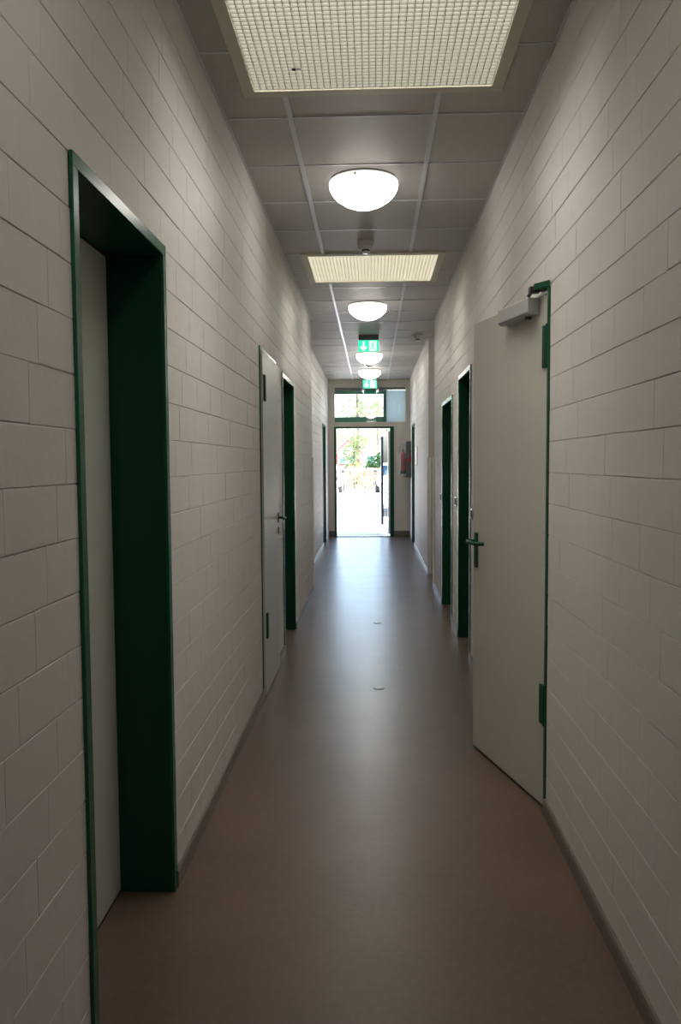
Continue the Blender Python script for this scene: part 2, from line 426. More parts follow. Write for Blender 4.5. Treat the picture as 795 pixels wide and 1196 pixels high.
# ------------------------------------------------------------------ ceiling
SK = [(-.55, .56, 2.59, 3.57), (-.545, .56, 6.225, 7.21)]
bm = NB(); box(bm, -DLF-.3, DR+2.0, YB, YE+.1, H+.05, H+.30)
ceiling = obj('ceiling', bm, 'tile'); tag(ceiling, 'suspended ceiling of pale mineral tiles in white rails', 'ceiling', kind='structure')
def rect_minus(r, s):
    a, c, y0, y1 = r; p, q, u, v = s
    if q <= a or p >= c or v <= y0 or u >= y1: return [r]
    out = []
    if y0 < u: out.append((a, c, y0, u))
    if y1 > v: out.append((a, c, v, y1))
    m0, m1 = max(y0, u), min(y1, v)
    if a < p: out.append((a, p, m0, m1))
    if c > q: out.append((q, c, m0, m1))
    return [t for t in out if t[1]-t[0] > .01 and t[3]-t[2] > .01]
XL, XR = -.374, .292
rows = [3.81+.6045*k for k in range(-12, 21)]
for i in range(len(rows)-1):
    ya, yb = rows[i]+.003, min(rows[i+1]-.003, YE)
    if ya > YE: break
    left = -DL if yb < YS+.3 else -DLF
    right = DR if not (rows[i+1] > YN0 and rows[i] < YN1) else DR+1.8
    for (a, c) in ((left-.004, XL-.006), (XL+.006, XR-.006), (XR+.006, right+.004)):
        rr = [(a, c, ya, yb)]
        for s in SK:
            rr = [t for r in rr for t in rect_minus(r, s)]
        for (p, q, u, v) in rr:
            bm = NB(); sag = random.uniform(0, .0022)
            vs = box(bm, p, q, u, v, H+.003, H+.018)
            # slightly uneven hang of each tile
            for w_ in vs: w_.co.z += random.uniform(-.0012, .0012) - sag
            if a > 0 and abs(u-3.2) < .35 and p > .28:
                for w_ in vs:
                    if w_.co.y < (u+v)/2: w_.co.z -= .006
            obj('ceiling_tile', bm, 'tile', ceiling)
def rail(name, a, c, y0, y1, z=.0025):
    for (p, q, u, v) in [t for s0 in rect_minus((a, c, y0, y1), SK[0]) for t in rect_minus(s0, SK[1])]:
        bx(name, 'rail', ceiling, p, q, u, v, H-z, H+.02)
for x in (XL, XR): rail('main_rail', x-.012, x+.012, YB, YE-.02, .004)
for y in rows:
    if y < .5 or y > YE: continue
    left = -DL if y < YS else -DLF
    right = DR if not (YN0 < y < YN1) else DR+1.8
    for a, c in ((left, XL-.012), (XL+.012, XR-.012), (XR+.012, right)): rail('cross_rail', a, c, y-.0055, y+.0055, .002)
for x0, x1, y0, y1 in ((-DL, -DL+.012, YB, YS), (-DLF, -DLF+.012, YS, YE), (DR-.012, DR, YB, YN0), (DRF-.012, DRF, YN1, YE)):
    rail('edge_rail', x0, x1, y0, y1, .002)

# ------------------------------------------------------------------ skylight panels with square-cell grids
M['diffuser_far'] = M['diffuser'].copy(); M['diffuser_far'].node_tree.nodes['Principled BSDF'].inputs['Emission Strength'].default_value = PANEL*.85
def panel(i, r, label):
    a, c, y0, y1 = r; f = .05
    root = thing('ceiling_light_panel', label, 'ceiling light', ((a+c)/2, (y0+y1)/2, H), 'square grid panels in the ceiling')
    bm = NB(); zb, zt = H-.012, H+.05
    for t in ((a, a+f, y0, y1), (c-f, c, y0, y1), (a+f, c-f, y0, y0+f), (a+f, c-f, y1-f, y1)):
        box(bm, *t, zb, zt, bev=.002)
    obj('frame', bm, 'panelframe', root)
    bx('diffuser', 'diffuser_far' if i else 'diffuser', root, a+f, c-f, y0+f, y1-f, H+.0165, H+.024)
    bm = NB(); nx, ny = 37, 33; X0, X1, Y0, Y1 = a+f, c-f, y0+f, y1-f
    for k in range(nx+1):
        x = X0+(X1-X0)*k/nx; box(bm, x-.0006, x+.0006, Y0, Y1, H-.004, H+.016)
    for k in range(ny+1):
        y = Y0+(Y1-Y0)*k/ny; box(bm, X0, X1, y-.0006, y+.0006, H-.004, H+.016)
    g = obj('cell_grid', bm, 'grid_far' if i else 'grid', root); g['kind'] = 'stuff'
    return root
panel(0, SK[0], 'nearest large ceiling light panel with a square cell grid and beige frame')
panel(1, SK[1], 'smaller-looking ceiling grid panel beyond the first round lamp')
bm = NB(); lathe(bm, [(0, 0), (.008, .002), (.009, .006), (.004, .011), (0, .012)], 10, (-.312, 3.33, H-.016)); box(bm, -.306, -.284, 3.334, 3.338, H-.010, H-.006)
tag(obj('dark_speck', bm, 'black', smooth=True), 'small dark speck stuck on the nearest ceiling grid panel', 'speck')

# ------------------------------------------------------------------ round lamps
LY = [(4.66, 'nearest and largest lit round opal ceiling lamp'), (8.25, 'second lit round ceiling lamp, beyond the second grid panel'),
      (11.9, 'third lit round ceiling lamp, just below the larger exit sign'), (14.0, 'farthest lit round ceiling lamp, above the small exit sign')]
def lamp(y, label, glass='dome', lx=-.045):
    root = thing('dome_lamp', label, 'lamp', (lx, y, H), 'round opal ceiling lamps')
    bm = NB(); lathe(bm, [(0, -.001), (.180, -.001), (.190, -.003), (.190, -.010), (0, -.010)], 40, (lx, y, H)); obj('base_plate', bm, 'white_pl', root, True)
    bm = NB(); lathe(bm, [(.186, -.0105), (.1945, -.013), (.1965, -.022), (.1955, -.034), (.188, -.0345), (.186, -.0105)], 48, (lx, y, H)); obj('rim', bm, 'rim', root, True)
    prof = [(.188, -.0346), (.1935, -.037), (.1940, -.042), (.192, -.05), (.178, -.076), (.152, -.103), (.115, -.128), (.072, -.146), (.035, -.154), (0, -.1565)]
    bm = NB(); lathe(bm, prof, 48, (lx, y, H)); obj('glass_dome', bm, glass, root, True)
    for k in range(3):
        bm = NB(); a = k*2*math.pi/3+.3; lathe(bm, [(0, 0), (.007, 0), (.007, .014), (0, .015)], 10, (lx+.2*math.cos(a), y+.2*math.sin(a), H-.034))
        obj('clip', bm, 'steel', root)
for y, lb in LY: lamp(y, lb, 'dome_bright' if y > 9 else 'dome')
lamp(1.07, 'added round ceiling lamp above the viewer, unseen, brightening the near corridor', 'dome_added')  # added lamp out of view, fill for the near walls
lamp(9.86, 'added round ceiling lamp, unseen, brightening the short side passage', 'dome', DR+.95)  # added lamp out of view, lights the passage's far face and guards

# ------------------------------------------------------------------ exit signs
def exit_sign(y, w, ztop, hh, hl, label):
    x0 = -.045; root = thing('exit_sign', label, 'exit sign', (x0, y, H), 'green exit signs hanging from the ceiling')
    zb = ztop-hh
    bx('housing', 'grey_pl', root, x0-w/2, x0+w/2, y-.035, y+.035, zb, H+.002, bev=.003)
    bx('lit_panel', 'sign_green', root, x0-w/2-.004, x0+w/2+.004, y-.012, y+.012, zb-hl, zb-.001, bev=.003)
    k = w/.25; yy = y-.0135; zc = zb-hl/2
    # arrow pointing down (left) and doorway with running figure (right)
    bm = NB(); ax = x0-.062*k
    box(bm, ax-.012*k, ax+.012*k, yy, yy+.003, zc-.03*k, zc+.055*k)
    prism(bm, [(ax, zc-.064*k), (ax-.046*k, zc-.018*k), (ax-.029*k, zc-.004*k), (ax, zc-.034*k), (ax+.029*k, zc-.004*k), (ax+.046*k, zc-.018*k)], 'Y', yy, yy+.003)
    obj('arrow', bm, 'sign_white', root)
    bm = NB(); d0, d1 = x0+.008*k, x0+.098*k
    box(bm, d0, d1, yy, yy+.003, zc-.064*k, zc+.060*k); dr_ = obj('doorway_symbol', bm, 'sign_white', root)
    bm = NB(); fx = (d0+d1)/2; y2 = yy-.0015
    lathe(bm, [(0, 0), (.0095*k, 0), (.0095*k, .003), (0, .003)], 14, (fx+.008*k, y2, zc+.042*k), 'Y')
    def limb(a, c, t):
        a = Vector((fx+a[0]*k, 0, zc+a[1]*k)); c = Vector((fx+c[0]*k, 0, zc+c[1]*k)); nrm = Vector((-(c-a).z, 0, (c-a).x)).normalized()*t*k
        prism(bm, [((a+nrm).x, (a+nrm).z), ((c+nrm).x, (c+nrm).z), ((c-nrm).x, (c-nrm).z), ((a-nrm).x, (a-nrm).z)], 'Y', y2, y2+.003)
    limb((.004, .03), (-.006, -.008), .008); limb((.004, .026), (.024, .010), .004); limb((.004, .028), (-.022, .016), .004); limb((-.022, .016), (-.026, .0), .0035)
    limb((-.006, -.006), (.014, -.026), .0055); limb((.014, -.026), (.010, -.052), .0048); limb((-.006, -.008), (-.014, -.034), .0055); limb((-.014, -.034), (-.036, -.044), .0048)
    obj('running_figure', bm, 'sign_green', root)
exit_sign(10.2, .25, H, .062, .142, 'larger green lit exit sign with arrow and figure, before the third lamp')
exit_sign(14.62, .245, H, .105, .15, 'smaller green lit exit sign with arrow, before the window above the exit door')

# ------------------------------------------------------------------ smoke detectors
def detector(x, y, k, label):
    root = thing('smoke_detector', label, 'smoke detector', (x, y, H), 'ceiling smoke detectors')
    bm = NB(); lathe(bm, [(0, .002), (.058*k, .002), (.060*k, -.004), (.059*k, -.026), (.055*k, -.029), (0, -.029)], 28, (x, y, H)); obj('base', bm, 'detector', root, True)
    bm = NB(); lathe(bm, [(.052*k, -.029), (.053*k, -.034), (.049*k, -.052), (.042*k, -.058), (0, -.058)], 28, (x, y, H)); obj('body', bm, 'detector', root, True)
    bm = NB(); lathe(bm, [(.031*k, -.058), (.029*k, -.070), (0, -.070)], 24, (x, y, H)); obj('sensor_gap', bm, 'black', root, True)
    bm = NB(); lathe(bm, [(0, -.070), (.032*k, -.070), (.031*k, -.078), (.026*k, -.081), (0, -.082)], 24, (x, y, H)); obj('sensor_cap', bm, 'white_pl', root, True)
detector(-.044, 5.93, 1.0, 'largest smoke detector, on the ceiling just before the second grid panel')
detector(.575, 10.2, .95, 'smoke detector at the right edge of the ceiling, by the side passage')
detector(-.05, 12.9, .95, 'small smoke detector between the third and farthest lamps')

# ------------------------------------------------------------------ recessed doors with deep green frames
def recess_door(name, s, d, op, label, leafm='leaf_grey', dep=.176, handle=False):
    y0, y1, t = op; X = lambda q: s*(d+q); f = .030
    root = thing(name, label, 'door', (X(0), (y0+y1)/2, 0), kind='structure')
    def jamb(a, c, inner):
        bm = NB(); box(bm, X(.0), X(dep+.03), a, c, 0, t-f, bev=.001)
        j = obj('jamb', bm, 'green', root)
        bx('face_strip', 'green_face', j, X(-.009), X(.0), a-(.004 if inner > 0 else 0), c+(.004 if inner < 0 else 0), 0, t-f, bev=.0012)
    jamb(y0, y0+f, 1); jamb(y1-f, y1, -1)
    bm = NB(); box(bm, X(0), X(dep+.03), y0, y1, t-f, t, bev=.001)
    hd_ = obj('header', bm, 'green', root)
    bx('face_strip', 'green_face', hd_, X(-.009), X(0), y0-.004, y1+.004, t-f, t+.004, bev=.0012)
    lf = bx('door_leaf', leafm, root, X(dep), X(dep+.035), y0+f+.007, y1-f-.007, .012, t-f-.006, bev=.002)
    bm = NB(); box(bm, X(dep+.004), X(dep+.0298), y0+f, y0+f+.0068, 0, t-f); box(bm, X(dep+.004), X(dep+.0298), y1-f-.0068, y1-f, 0, t-f); box(bm, X(dep+.002), X(dep+.0298), y0+f, y1-f, .001, .0118)
    obj('seal', bm, 'seal', root)
    if handle:
        bm = NB(); yy = y0+f+.07; box(bm, X(dep-.008), X(dep+.002), yy-.014, yy+.014, .93, 1.10, bev=.004)
        tube(bm, [(X(dep), yy, 1.05), (X(dep-.045), yy, 1.05), (X(dep-.05), yy+.02, 1.05), (X(dep-.05), yy+.12, 1.05)], .009)
        obj('handle', bm, 'hardware', root, True)
    return root
recess_door('door_1', -1, DL, OPL[0], 'nearest door on the left, grey leaf set deep in a dark green frame')
recess_door('door_3', -1, DL, OPL[2], 'dark green recessed doorway just beyond the flush left door')
recess_door('door_4', -1, DLF, OPLF[0], 'farthest narrow green door frame on the left, beside the exit wall', dep=.12, handle=True)
recess_door('door_6', 1, DR, OPR[1], 'dark green recessed doorway directly behind the ajar beige door')
recess_door('door_7', 1, DR, OPR[2], 'second dark green recessed doorway on the right, before the corner guards')
recess_door('door_8', 1, DRF, OPRF[0], 'farthest green doorway on the right, beside the extinguisher case')

# ------------------------------------------------------------------ flush closed door on the left
def hinge(root, X, y, z0, z1, w=.05, rot=None):
    bm = NB(); box(bm, *X, y-w/2, y+w/2, z0, z1, bev=.003, rot=rot); return obj('hinge', bm, 'hardware', root, True)
y0, y1, t = OPL[1]
d2 = thing('door_2', 'closed pale grey flush door on the left wall with green hinges and lever', 'door', (-DL, (y0+y1)/2, 0), kind='structure')
for a, c in ((y0, y0+.018), (y1-.018, y1)):
    bx('jamb', 'green_face', d2, -DL+.006, -DL-.10, a, c, 0, t-.022)
bx('header', 'green_face', d2, -DL+.006, -DL-.10, y0, y1, t-.022, t)
bx('door_leaf', 'leaf_grey', d2, -DL+.018, -DL-.03, y0+.022, y1-.024, .010, t-.026, bev=.0025)
hinge(d2, (-DL+.018, -DL+.030), y0+.075, 1.83, 1.99, .055); hinge(d2, (-DL+.018, -DL+.030), y0+.075, .36, .52, .055)
bm = NB(); yh = y1-.075
box(bm, -DL+.017, -DL+.025, yh-.014, yh+.014, 1.035, 1.105, bev=.004)
tube(bm, [(-DL+.02, yh, 1.07), (-DL+.06, yh, 1.07), (-DL+.07, yh-.012, 1.07), (-DL+.071, yh-.04, 1.07), (-DL+.071, yh-.125, 1.07)], .0095)
obj('handle', bm, 'hardware', d2, True)
bm = NB(); box(bm, -DL+.017, -DL+.026, yh-.014, yh+.014, .955, 1.005, bev=.004); obj('lock_plate', bm, 'hardware', d2, True)

# ------------------------------------------------------------------ ajar beige door on the right
y0, y1, t = OPR[0]
d5 = thing('door_5', 'beige steel door on the right standing ajar with closer and green lever', 'door', (DR, y0, 0), kind='structure')
for a, c in ((y0, y0+.020), (y1-.020, y1)):
    bx('jamb', 'green_face', d5, DR-.008, DR+.17, a, c, 0, t-.02)
bx('header', 'green_face', d5, DR-.008, DR+.17, y0, y1, t-.02, t+.004)
HX, HY = DR-.002, y0+.040
ang = math.atan2(.204, .738)           # leaf swings into the corridor
RT = (ang, (HX, HY))
LW = .762; ZT = 2.130
leaf5 = bx('door_leaf', 'leaf_beige', d5, HX, HX+.038, HY, HY+LW, .012, ZT, bev=.0025, rot=None)
def rotp(o):
    me = o.data; R = Matrix.Translation((HX, HY, 0)) @ Matrix.Rotation(ang, 4, 'Z') @ Matrix.Translation((-HX, -HY, 0)); me.transform(R); me.update(); return o
rotp(leaf5)
rotp(bx('bottom_seal', 'seal', d5, HX+.006, HX+.032, HY+.002, HY+LW-.002, .003, .0118))
for z0, z1 in ((1.83, 2.0), (.36, .525)):
    bm = NB(); box(bm, HX-.011, HX-.0005, HY-.012, HY+.028, z0, z1, bev=.003)
    lathe(bm, [(0, z0-.002), (.009, z0-.002), (.009, z1+.002), (0, z1+.002)], 14, (HX-.007, HY-.016, 0))
    rotp(obj('hinge', bm, 'hardware', d5, True))
# lever handle bent back to the leaf
bm = NB(); yh = HY+LW-.045
box(bm, HX-.009, HX+.001, yh-.018, yh+.018, .925, 1.10, bev=.0045)
h5 = rotp(obj('handle_plate', bm, 'hardware', d5, True))
bm = NB(); tube(bm, [(HX, yh, 1.058), (HX-.040, yh, 1.058), (HX-.052, yh-.008, 1.058), (HX-.056, yh-.025, 1.057), (HX-.056, yh-.085, 1.055), (HX-.050, yh-.102, 1.054), (HX-.036, yh-.110, 1.054), (HX-.012, yh-.112, 1.054)], .0098, 12)
lv = rotp(obj('handle', bm, 'hardware', d5, True))
bm = NB(); box(bm, HX-.0102, HX-.0085, yh-.004, yh+.004, .955, .985); rotp(obj('keyhole', bm, 'black', d5))
# closer body
bm = NB(); ca, cb = HY+.075, HY+.365; zc0, zc1 = 2.052, 2.122
prism(bm, [(HX-.0005, zc0), (HX-.040, zc0), (HX-.052, zc0+.012), (HX-.052, zc1-.004), (HX-.048, zc1), (HX-.0005, zc1)], 'Y', ca, cb)
cl = rotp(obj('door_closer', bm, 'closer', d5, False))
bm = NB(); box(bm, HX-.053, HX-.002, ca-.006, ca-.0003, zc0+.001, zc1-.001, bev=.002); rotp(obj('closer_cap', bm, 'closer', d5))
bm = NB(); lathe(bm, [(0, 0), (.014, 0), (.014, .012), (0, .012)], 14, (HX-.026, ca+.045, zc0-.009)); rotp(obj('closer_spindle', bm, 'black', d5))
bm = NB(); lathe(bm, [(0, 0), (.012, 0), (.012, .016), (0, .016)], 14, (HX-.026, ca+.05, zc1)); rotp(obj('closer_pin', bm, 'steel', d5))
# arm up to the green bracket on the frame
bm = NB(); R = Matrix.Translation((HX, HY, 0)) @ Matrix.Rotation(ang, 4, 'Z') @ Matrix.Translation((-HX, -HY, 0))
pA = R @ Vector((HX-.026, ca+.05, zc1+.012)); pB = Vector((HX-.045, HY+.055, 2.150))
tube(bm, [pA, pA.lerp(pB, .5)+Vector((0, 0, .004)), pB], .0075, 8); box(bm, pB.x-.02, pB.x+.022, pB.y-.02, pB.y+.02, 2.138, 2.163, bev=.003)
obj('closer_arm', bm, 'black', d5)
bm = NB(); prism(bm, [(DR-.002, y0+.004), (DR-.05, y0+.075), (DR-.05, y0+.10), (DR-.002, y0+.12)], 'Z', 2.147, 2.172)
obj('arm_bracket', bm, 'hardware', d5)

# ------------------------------------------------------------------ exit door and transom window in the end wall
d9 = thing('door_9', 'open exit door with dark green frame and glazed leaf swung outwards', 'door', ((DX0+DX1)/2, YE, 0), kind='structure')
JL, JR = DX0+.042, DX1-.078
bx('jamb', 'green', d9, DX0, JL, YE-.012, YE+.10, 0, DT-.036, bev=.002)
bx('jamb', 'green', d9, JR, DX1, YE-.012, YE+.10, 0, DT-.036, bev=.002)
bx('header', 'green', d9, DX0, DX1, YE-.012, YE+.10, DT-.036, DT, bev=.002)
bx('threshold', 'steel', d9, JL, JR, YE+.0, YE+.09, .0, .018, bev=.003)
HX2, HY2 = JR-.004, YE+.09; a2 = math.atan2(JR-.2, .98)
LW2 = .98; st = .055; Zb, Zt = .05, 2.06
def rot2(o):
    R = Matrix.Translation((HX2, HY2, 0)) @ Matrix.Rotation(a2, 4, 'Z') @ Matrix.Translation((-HX2, -HY2, 0)); o.data.transform(R); return o
for nm, a, c, z0, z1 in (('stile', 0, st, Zb, Zt), ('stile', LW2-st, LW2, Zb, Zt), ('top_rail', st, LW2-st, Zt-.08, Zt), ('bottom_rail', st, LW2-st, Zb, Zb+.12)):
    rot2(bx(nm, 'grey_pl' if nm == 'stile' and a > .1 else 'white_pl', d9, HX2-.03, HX2+.02, HY2+a, HY2+c, z0, z1, bev=.003))
rot2(bx('glass_pane', 'door_glass', d9, HX2-.007, HX2-.001, HY2+st, HY2+LW2-st, Zb+.12, Zt-.08))
bm = NB(); tube(bm, [(HX2-.03, HY2+LW2-.03, 1.0), (HX2-.075, HY2+LW2-.03, 1.0), (HX2-.08, HY2+LW2-.06, 1.0), (HX2-.08, HY2+LW2-.15, 1.0)], .009); rot2(obj('handle', bm, 'black', d9, True))

w1 = thing('window_1', 'wide window above the exit door, green frame and frosted right panel', 'window', ((TX0+TX1)/2, YE, TZ0), kind='structure')
bx('inner_pane', 'glass_inner', w1, TX0, TX1, YE+.012, YE+.018, TZ0, TZ1)
bm = NB()
for t in ((TX0, TX0+.012, TZ0, TZ1), (TX1-.012, TX1, TZ0, TZ1), (TX0+.012, TX1-.012, TZ0, TZ0+.012), (TX0+.012, TX1-.012, TZ1-.012, TZ1)):
    box(bm, t[0], t[1], YE-.006, YE+.012, t[2], t[3])
obj('glazing_bead', bm, 'plaster', w1)
yg0, yg1 = YE+.16, YE+.22
bx('top_rail', 'green_window_glare', w1, TX0, .275, yg0, yg1, 2.79, TZ1)
bx('bottom_rail', 'green_window_glare', w1, TX0, .275, yg0, yg1, TZ0, 2.345, bev=.003)
bx('stile', 'green_window_glare', w1, .212, .275, yg0, yg1, 2.345, 2.79, bev=.003)
bx('outer_pane', 'glass', w1, TX0, .212, yg0+.02, yg0+.026, 2.345, 2.79)
bx('side_panel', 'frost', w1, .275, TX1, yg0+.005, yg0+.02, TZ0, TZ1-.055)
bx('blind_box', 'grey_pl', w1, TX0, TX1, YE+.06, yg0-.002, TZ1-.05, TZ1)

# ------------------------------------------------------------------ corner guards
def guard(x, y, sx, sy, label):
    bm = NB(); t, w, k = .003, .032, .0008
    lathe(bm, [(0, .0), (.0155, .0), (0.0155, 1.503), (.010, 1.506), (0, 1.506)], 20, (x+sx*.001, y+sy*.001, 0))
    prism(bm, [(x+sx*k, y+sy*k), (x+sx*k, y-sy*w), (x+sx*(k+t), y-sy*w), (x+sx*(k+t), y+sy*(k+t)), (x-sx*w, y+sy*(k+t)), (x-sx*w, y+sy*k)], 'Z', .0, 1.505)
    tag(obj('corner_guard', bm, 'guard', smooth=True), label, 'corner guard', 'steel wall corner guards')
guard(-DL+.001, YS, 1, 1, 'steel corner guard on the left wall corner')
guard(DR-.001, YN0, -1, 1, 'steel corner guard on the near corner of the right side passage')
guard(DRF-.001, YN1, -1, -1, 'steel corner guard on the far corner of the right side passage')

# ------------------------------------------------------------------ light switches, sign plate, floor caps
def switch(x, y, z, label):
    root = thing('light_switch', label, 'light switch', (x, y, z), 'wall light switches on the right')
    bm = NB(); box(bm, x-.011, x+.001, y-.041, y+.041, z-.041, z+.041, bev=.004); obj('frame', bm, 'steel', root, True)
    bm = NB(); box(bm, x-.018, x-.011, y-.028, y+.028, z-.028, z+.028, bev=.003); obj('rocker', bm, 'grey_pl', root, True)
switch(DR-.002, 8.27, 1.093, 'light switch beyond the farther of the two right recessed doorways')
switch(DR-.002, 6.80, 1.12, 'light switch between the two right recessed doorways')
switch(DR-.002, 5.70, 1.083, 'light switch at the free edge of the ajar door')
sp = thing('wall_sign', 'thin white-edged plate on the far right wall seen edge-on', 'sign', (DRF, 13.2, 1.56))
bx('backing', 'grey_pl', sp, DRF-.002, DRF-.008, 12.98, 13.5, 1.405, 1.715); bx('face_plate', 'white_pl', sp, DRF-.008, DRF-.013, 12.99, 13.49, 1.41, 1.71, bev=.0015)
for y, lb in ((5.09, 'round metal floor cap nearer the viewer'), (7.2, 'round metal floor cap farther along the floor')):
    root = thing('floor_cap', lb, 'floor cap', (.035, y, 0), 'metal caps set in the floor')
    bm = NB(); lathe(bm, [(0, .0005), (.036, .0005), (.036, .0015), (.031, .0028), (0, .0028)], 28, (.035, y, 0)); obj('ring', bm, 'grey_pl', root)
    bm = NB(); lathe(bm, [(0, .003), (.030, .003), (.029, .0040), (0, .0042)], 28, (.035, y, 0)); obj('lid', bm, 'capmetal', root, True)

# ------------------------------------------------------------------ fire extinguisher in its case (right wall by the exit)
ex = thing('extinguisher_case', 'grey wall case with clear chamfered cover by the exit door', 'case', (DRF, 15.22, 1.5))
Y0, Y1 = 15.08, 15.36; Z0, Z1 = 1.165, 1.845
bm = NB(); t = .006; xb = DRF-.006
for q in ((xb-.085, xb, Y0, Y0+t, Z0, Z1), (xb-.085, xb, Y1-t, Y1, Z0, Z1), (xb-t, xb, Y0+t, Y1-t, Z0, Z1), (xb-.085, xb-t, Y0+t, Y1-t, Z0, Z0+t), (xb-.085, xb-t, Y0+t, Y1-t, Z1-t, Z1)):
    box(bm, *q)
obj('back_box', bm, 'grey_pl', ex)
bm = NB(); xo = xb-.225; xi = xb-.086
outer = [(xi, Z0+.005), (xo+.065, Z0+.012), (xo, Z0+.085), (xo, Z1-.12), (xo+.065, Z1-.03), (xi, Z1-.003)]
A = [bm.verts.new((u, Y0+.006, v)) for u, v in outer]; B = [bm.verts.new((u, Y1-.006, v)) for u, v in outer]
bm.faces.new(A); bm.faces.new(B[::-1])
for i in range(5): bm.faces.new((A[i], B[i], B[i+1], A[i+1]))
obj('clear_cover', bm, 'clear', ex)
bm = NB(); box(bm, xb-.11, xb+.004, Y0-.012, Y0-.001, 1.485, 1.515); box(bm, xb-.022, xb+.004, Y0-.014, Y0-.001, 1.44, 1.60)
obj('red_strap', bm, 'red', ex)
fe = thing('fire_extinguisher', 'red fire extinguisher inside the clear-covered wall case', 'extinguisher', (xb-.125, 15.22, Z0))
cx, cy = xb-.142, 15.22
bm = NB(); lathe(bm, [(0, 1.30), (.05, 1.30), (.056, 1.31), (.056, 1.58), (.050, 1.62), (.028, 1.645), (.02, 1.66), (0, 1.66)], 24, (cx, cy, 0)); obj('cylinder_body', bm, 'red', fe, True)
bm = NB(); lathe(bm, [(0, 1.235), (.053, 1.235), (.057, 1.24), (.057, 1.299), (0, 1.299)], 24, (cx, cy, 0)); obj('foot', bm, 'black', fe, True)
bm = NB(); lathe(bm, [(0, 1.66), (.014, 1.66), (.014, 1.69), (0, 1.69)], 14, (cx, cy, 0)); box(bm, cx-.012, cx+.012, cy-.06, cy+.03, 1.69, 1.70); box(bm, cx-.01, cx+.01, cy-.065, cy+.02, 1.71, 1.718)
obj('valve', bm, 'black', fe)
bm = NB(); tube(bm, [(cx, cy+.014, 1.675), (cx, cy+.05, 1.66), (cx, cy+.066, 1.58), (cx, cy+.066, 1.40)], .008); obj('hose', bm, 'black', fe, True)

# ------------------------------------------------------------------ outside
bm = NB(); box(bm, -60, 60, YE+2.0, 130, -.2, -.02)
tag(obj('ground', bm, 'pave'), 'sunlit pale paved yard outside the exit door', 'ground', kind='structure')
ent = thing('entrance_slab', 'pale paved landing just outside the exit door', 'paving', (0, YE+1, -.02))
for i in range(4):
    for j in range(4):
        a = -1.3+.7*i; y = YE+.05+.49*j
        bx('paving_slab', 'slab', ent, a+.004, a+.696, y+.004, y+.486, -.15, -.012+random.uniform(-.002, .002))

def ring(y, w, z0, z1, n=16, e=.55):
    out = []
    for k in range(n):
        a = 2*math.pi*k/n; c, s_ = math.cos(a), math.sin(a)
        out.append((math.copysign(abs(c)**e, c)*w, y, (z0+z1)/2+math.copysign(abs(s_)**e, s_)*(z1-z0)/2))
    return out
def car(label):
    root = thing('car', label, 'car', (0, 0, 0), 'white cars parked in the yard')
    bm = NB(); loft(bm, [ring(*q) for q in ((-2.1, .66, .34, .62), (-2.02, .80, .25, .76), (-1.6, .86, .22, .88), (-1.0, .88, .21, .96), (0, .88, .21, .98), (1.5, .88, .22, .99), (1.95, .84, .28, .94), (2.08, .74, .4, .82))])
    obj('body', bm, 'car', root, True)
    bm = NB(); loft(bm, [ring(*q) for q in ((-1.05, .70, .90, .95), (-.3, .64, .92, 1.41), (.3, .63, .92, 1.46), (1.3, .63, .92, 1.43), (1.95, .68, .90, .97))]); obj('cabin', bm, 'car', root, True)
    def pane(name, pts, m='carglass'):
        bm = NB(); v = [bm.verts.new(q) for q in pts]; f = bm.faces.new(v); r = bmesh.ops.solidify(bm, geom=[f], thickness=.012); return obj(name, bm, m, root)
    pane('windscreen', [(-.62, -1.02, .955), (.62, -1.02, .955), (.52, -.36, 1.39), (-.52, -.36, 1.39)])
    pane('rear_window', [(-.6, 1.93, 1.0), (.6, 1.93, 1.0), (.5, 1.42, 1.37), (-.5, 1.42, 1.37)])
    for s_ in (-1, 1):
        pane('side_window', [(s_*.70, -.75, 1.0), (s_*.665, -.25, 1.34), (s_*.665, .45, 1.37), (s_*.70, .45, 1.0)])
        pane('side_window', [(s_*.70, .53, 1.0), (s_*.665, .53, 1.37), (s_*.665, 1.25, 1.34), (s_*.70, 1.6, 1.0)])
        bm = NB(); box(bm, s_*.80, s_*.98, -.72, -.62, .98, 1.10, bev=.02); obj('mirror', bm, 'black', root, True)
        bm = NB(); box(bm, s_*.48, s_*.76, -2.085, -1.98, .60, .72, bev=.02); obj('headlight', bm, 'steel', root, True)
        for yy in (-1.3, 1.3):
            bm = NB(); lathe(bm, [(0, -.1), (.24, -.1), (.31, -.085), (.32, -.06), (.32, .06), (.31, .085), (.24, .1), (0, .1)], 24, (s_*.79, yy, .30), 'X')
            wh = obj('wheel', bm, 'tyre', root, True)
            bm = NB(); lathe(bm, [(0, -.105), (.2, -.105), (.21, -.09), (.21, .09), (.2, .105), (0, .105)], 20, (s_*.79, yy, .30), 'X')
            r = obj('hub', bm, 'steel', wh, True)
    bm = NB(); box(bm, -.44, .44, -2.115, -2.0, .52, .64, bev=.01); obj('grille', bm, 'black', root)
    bm = NB(); box(bm, -.62, .62, -2.112, -1.95, .27, .41, bev=.01); obj('lower_intake', bm, 'black', root)
    return root
def copy_tree(o, parent=None):
    c = o.copy(); COL.objects.link(c)
    if parent: c.parent = parent
    for ch in list(o.children): copy_tree(ch, c)
    return c
c1 = car('white car parked at the right, partly behind the glazed door leaf')
c2 = copy_tree(c1); c2['label'] = 'white car at the left edge of the exit doorway'
c3 = copy_tree(c1); c3['label'] = 'white car near the building, seen mirrored in the glazed door leaf'
GZ = -.02
c1.location = (1.02, 41.0, GZ); c2.location = (-2.36, 40.6, GZ); c3.location = (-1.95, 23.2, GZ)

